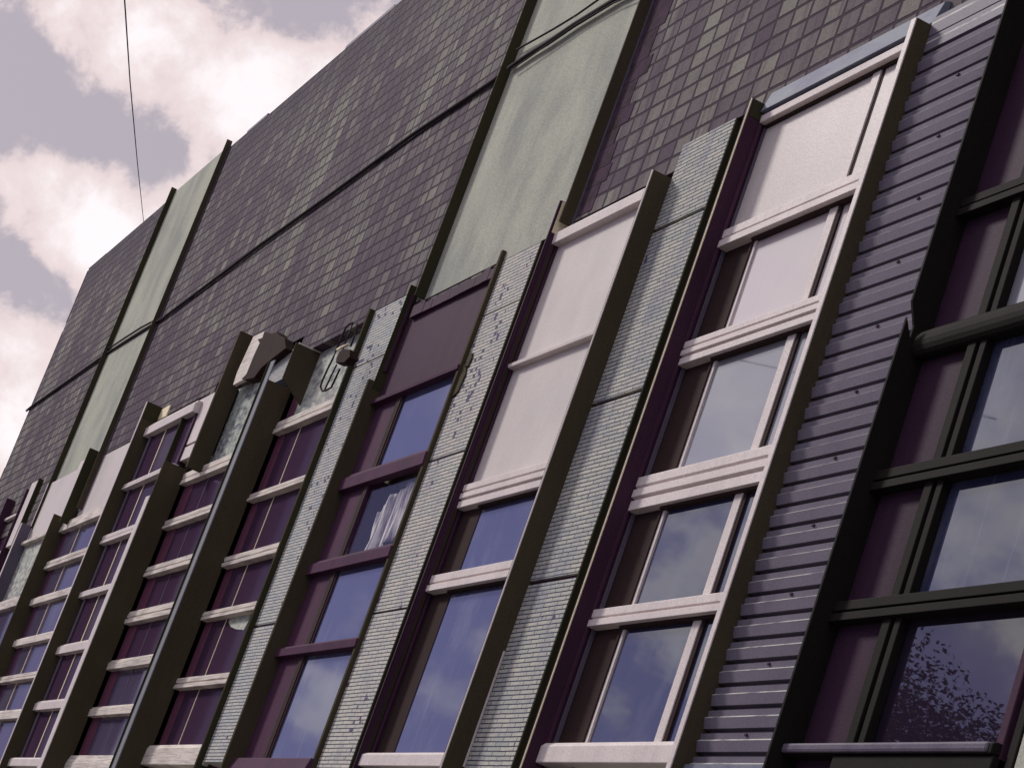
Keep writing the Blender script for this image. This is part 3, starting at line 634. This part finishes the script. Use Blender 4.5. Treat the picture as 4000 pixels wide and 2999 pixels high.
# wire hoop bracket clamped to the pier
def hoop(pts): return [at(q,-.35) for q in pts]
wb=bpy.data.objects.new('wire_bracket',None); COL.objects.link(wb); b0=at(t(5,2000,520),-.35); wb.location=b0
tag(wb,'bent wire hoop bracket with a dark clamp box hanging beside the brick-slip pier','bracket')
def wpart(mb,name,mat,**k):
    o=mb.build(name,MT[mat],None,**k); o.parent=wb; o.matrix_parent_inverse=Matrix.Translation([-q for q in b0]); return o
wpart(MB().tube(hoop([t(5,*q) for q in ((1840,560),(1900,420),(1960,260),(2030,110),(2090,50),(2150,30),(2190,60),(2190,140),(2150,240),(2100,380))]),.013),'hoop','cable',smooth=True)
wpart(MB().tube(hoop([t(5,*q) for q in ((2130,50),(2080,180),(2030,300),(1990,420))]),.011),'hoop','cable',smooth=True)
wpart(MB().tube(hoop([t(5,*q) for q in ((1840,560),(1760,720),(1690,880),(1665,960),(1690,1020),(1740,1015),(1820,970),(1890,820),(1945,700))]),.013),'hoop','cable',smooth=True)
wpart(MB().tube(hoop([t(5,*q) for q in ((1900,640),(1820,800),(1760,930),(1725,1010))]),.011),'hoop','cable',smooth=True)
xb0,xb1=X(t(5,1900,640),-.36),X(t(5,2190,400),-.36)
wpart(MB().prism([(at(t(5,*q),-.36)[0],at(t(5,*q),-.36)[2]) for q in ((2000,475),(2055,440),(2150,450),(2145,560),(2065,640),(1945,645),(1950,580))],-.42,-.30),'clamp_box','rust',bevel=.01)
wpart(MB().tube([at(t(5,*q),-.4) for q in ((1910,425),(1990,385),(2070,350))],.018),'insulator','cream',smooth=True)
# lace curtain behind the clear pane of W3
cv=MB(); a=at(c(5,250,1657),.12); 
xa0,xa1=st3+.42,xr3-.06; nx,nz=36,14
for i in range(nx+1):
    for k in range(nz+1):
        s=i/nx; q=k/nz
        top=zc1-.04-.30*(1-s)**2.2; bot=zc0+.03+.42*max(0,s-.3)**1.2
        cv.v.append((xa0+(xa1-xa0)*s,D+.085+.022*math.sin(s*41+q*1.3)+.016*math.sin(s*17+1.7*q)+.02*(noise.noise((s*5,q*2,0))),top+(bot-top)*q))
for i in range(nx):
    for k in range(nz): n=i*(nz+1)+k; cv.f.append((n,n+1,n+nz+2,n+nz+1))
cu=cv.build('curtain',MT['lace'],None,smooth=True); so=cu.modifiers.new('thick','SOLIDIFY'); so.thickness=.003
tag(cu,'gathered white lace curtain behind the plum framed window','curtain')

# ------------------------------------------------------------------ street
g=MB(); g.v=[(-700,-700,0),(700,-700,0),(700,700,0),(-700,700,0)]; g.f=[(0,1,2,3)]; tag(g.build('ground',MT['paving']),kind='structure')
g=MB(); g.v=[(-400,-3.6,.004),(400,-3.6,.004),(400,3.6,.004),(-400,3.6,.004)]; g.f=[(0,1,2,3)]; tag(g.build('road',MT['asphalt']),kind='structure')
g=MB(); g.v=[]; 
tag(MB().box(-400,400,3.6-D,-.02-.0,0,.13).build('pavement',MT['paving']),kind='structure')
tag(MB().box(-400,400,-3.6-D-3,-3.6-D,0,.13).build('pavement',MT['paving']),kind='structure')
# tree across the road, mirrored in the lowest dark framed pane
def tree(px,py,h,rad,label):
    t0=bpy.data.objects.new('tree',None); COL.objects.link(t0); t0.location=(px,py,0); tag(t0,label,'tree')
    rnd=random.Random(3); T=MB(); T.tube([(0,0,0),(.05,.03,h*.25),(-.08,.05,h*.5),(.1,0,h*.72)],[.26,.2,.15,.06],9)
    tips=[]
    for k in range(11):
        z0=h*rnd.uniform(.28,.62); an=k*2.4+rnd.uniform(-.4,.4); ln=rad*rnd.uniform(.6,1.0); e=(math.cos(an)*ln,math.sin(an)*ln,z0+h*rnd.uniform(.08,.28))
        T.tube([(0,0,z0),(e[0]*.5,e[1]*.5,z0+(e[2]-z0)*.35),e],[.09,.055,.02],6); tips.append(e)
    o=T.build('trunk',MT['bark'],t0,smooth=True)
    Lf=MB()
    cl=[(e[0],e[1],e[2]) for e in tips]+[(rnd.uniform(-.6,.6)*rad,rnd.uniform(-.6,.6)*rad,h*rnd.uniform(.45,.86)) for _ in range(46)]
    for (cx,cy,cz) in cl:
        R_=rnd.uniform(.5,1.0)*rad*.31
        for q in range(1900):
            v=Vector((rnd.gauss(0,1),rnd.gauss(0,1),rnd.gauss(0,.75))); v=v.normalized()*R_*rnd.uniform(.35,1.05)+Vector((cx,cy,cz))
            a=Vector((rnd.gauss(0,1),rnd.gauss(0,1),rnd.gauss(0,1))).normalized(); b=a.orthogonal().normalized(); s=rnd.uniform(.034,.066)
            n=len(Lf.v); Lf.v+=[tuple(v-a*s),tuple(v+b*s*.5),tuple(v+a*s),tuple(v-b*s*.5)]; Lf.f.append((n,n+1,n+2,n+3))
    me=bpy.data.meshes.new('crown'); me.from_pydata(Lf.v,[],Lf.f); me.materials.append(MT['leaf']); o=bpy.data.objects.new('crown',me); COL.objects.link(o); o.parent=t0
tree(-33.6,-5.2,11.0,4.6,'dense green street tree across the road, mirrored in the dark framed window')

# ------------------------------------------------------------------ camera
cam=bpy.data.cameras.new('camera'); co=bpy.data.objects.new('camera',cam); COL.objects.link(co); SC.camera=co
m=Matrix(((R[0][0],-R[1][0],-R[2][0],0),(R[0][1],-R[1][1],-R[2][1],0),(R[0][2],-R[1][2],-R[2][2],EYE),(0,0,0,1)))
co.matrix_world=m; cam.sensor_fit='HORIZONTAL'; cam.sensor_width=36; cam.lens=36*FPX/W; cam.clip_start=.1; cam.clip_end=2000
# ------------------------------------------------------------------ light
SUN=Vector((-.75,-.46,.50)).normalized()
sl=bpy.data.lights.new('sun','SUN'); sl.energy=2.7; sl.angle=math.radians(9); sl.color=(1,.95,.90)
so=bpy.data.objects.new('sun',sl); COL.objects.link(so); so.rotation_euler=SUN.to_track_quat('Z','Y').to_euler()
w=bpy.data.worlds.new('World'); SC.world=w; w.use_nodes=True; nt=w.node_tree; nt.nodes.clear()
out=nt.nodes.new('ShaderNodeOutputWorld'); b1=nt.nodes.new('ShaderNodeBackground'); b2=nt.nodes.new('ShaderNodeBackground'); mx=nt.nodes.new('ShaderNodeMixShader')
sk=nt.nodes.new('ShaderNodeTexSky'); sk.sky_type='NISHITA'; sk.sun_disc=False; sk.sun_elevation=math.asin(SUN.z); sk.sun_rotation=math.atan2(SUN.x,SUN.y)
L(nt,sk.outputs[0],b1.inputs[0]); b1.inputs[1].default_value=.08
tc=nt.nodes.new('ShaderNodeTexCoord'); v=tc.outputs['Generated']; sx=nt.nodes.new('ShaderNodeSeparateXYZ'); L(nt,v,sx.inputs[0])
n1=NOISE(nt,MAPV(nt,v,(1,1,1.25)),13,7,.58,.25); n2=NOISE(nt,v,4.5,4,.5,.3); n3=NOISE(nt,v,38,6,.62,.2)
bl=None
for (px,py,rr,a) in ((520,100,400,.52),(850,190,330,.45),(1150,380,300,.55),(900,470,260,.45),(1350,160,260,.25),(300,820,320,.40),(420,960,260,.42),(60,640,200,.30),(140,1650,420,.75),(60,1250,200,.4),(700,820,170,.3),
        (40,170,190,-.30),(330,470,250,-.38),(620,560,160,-.25),(1300,30,300,-.22),(60,1130,200,-.35),(640,700,150,-.2),(-300,400,400,-.3)):
    r=Vector(ray((px,py))).normalized(); dt=nt.nodes.new('ShaderNodeVectorMath'); dt.operation='DISTANCE'; L(nt,v,dt.inputs[0]); dt.inputs[1].default_value=r
    f=M_(nt,'MULTIPLY',M_(nt,'SUBTRACT',1,RAMP(nt,dt.outputs['Value'],0,rr/FPX*1.25)),a); bl=f if bl is None else M_(nt,'ADD',bl,f)
dens=M_(nt,'ADD',M_(nt,'ADD',M_(nt,'MULTIPLY',M_(nt,'SUBTRACT',n1,.5),1.5),M_(nt,'MULTIPLY',M_(nt,'SUBTRACT',n2,.5),.5)),M_(nt,'ADD',bl,M_(nt,'MULTIPLY',M_(nt,'SUBTRACT',n3,.5),1.1)))
edge=RAMP(nt,dens,-.04,.24); core=RAMP(nt,dens,.20,.70)
front=MIX(nt,edge,(.495,.435,.485),(.90,.745,.735)); front=MIX(nt,core,front,(1.12,1.03,1.04))
# street side of the sky: a clear blue-violet belt low down under a pale cloud bank
wz=M_(nt,'ADD',sx.outputs[2],M_(nt,'ADD',M_(nt,'MULTIPLY',M_(nt,'SUBTRACT',n1,.5),.22),M_(nt,'MULTIPLY',M_(nt,'SUBTRACT',n3,.5),.08)))
bank=RAMP(nt,wz,.19,.38)
back=MIX(nt,bank,(.18,.18,.47),(.86,.82,.86))
wisp=M_(nt,'MULTIPLY',RAMP(nt,M_(nt,'ADD',n1,M_(nt,'MULTIPLY',n3,.35)),.70,.86),.65)
back=MIX(nt,wisp,back,(.95,.92,.90))
side=RAMP(nt,sx.outputs[1],-.10,.0)
col=MIX(nt,side,back,front)
L(nt,col,b2.inputs[0]); b2.inputs[1].default_value=1.0
mx.inputs[0].default_value=.9; L(nt,b1.outputs[0],mx.inputs[1]); L(nt,b2.outputs[0],mx.inputs[2]); L(nt,mx.outputs[0],out.inputs[0])
SC.view_settings.view_transform='Standard'; SC.view_settings.look='None'; SC.view_settings.exposure=0; SC.view_settings.gamma=1
SC.render.engine='CYCLES'; SC.cycles.max_bounces=6
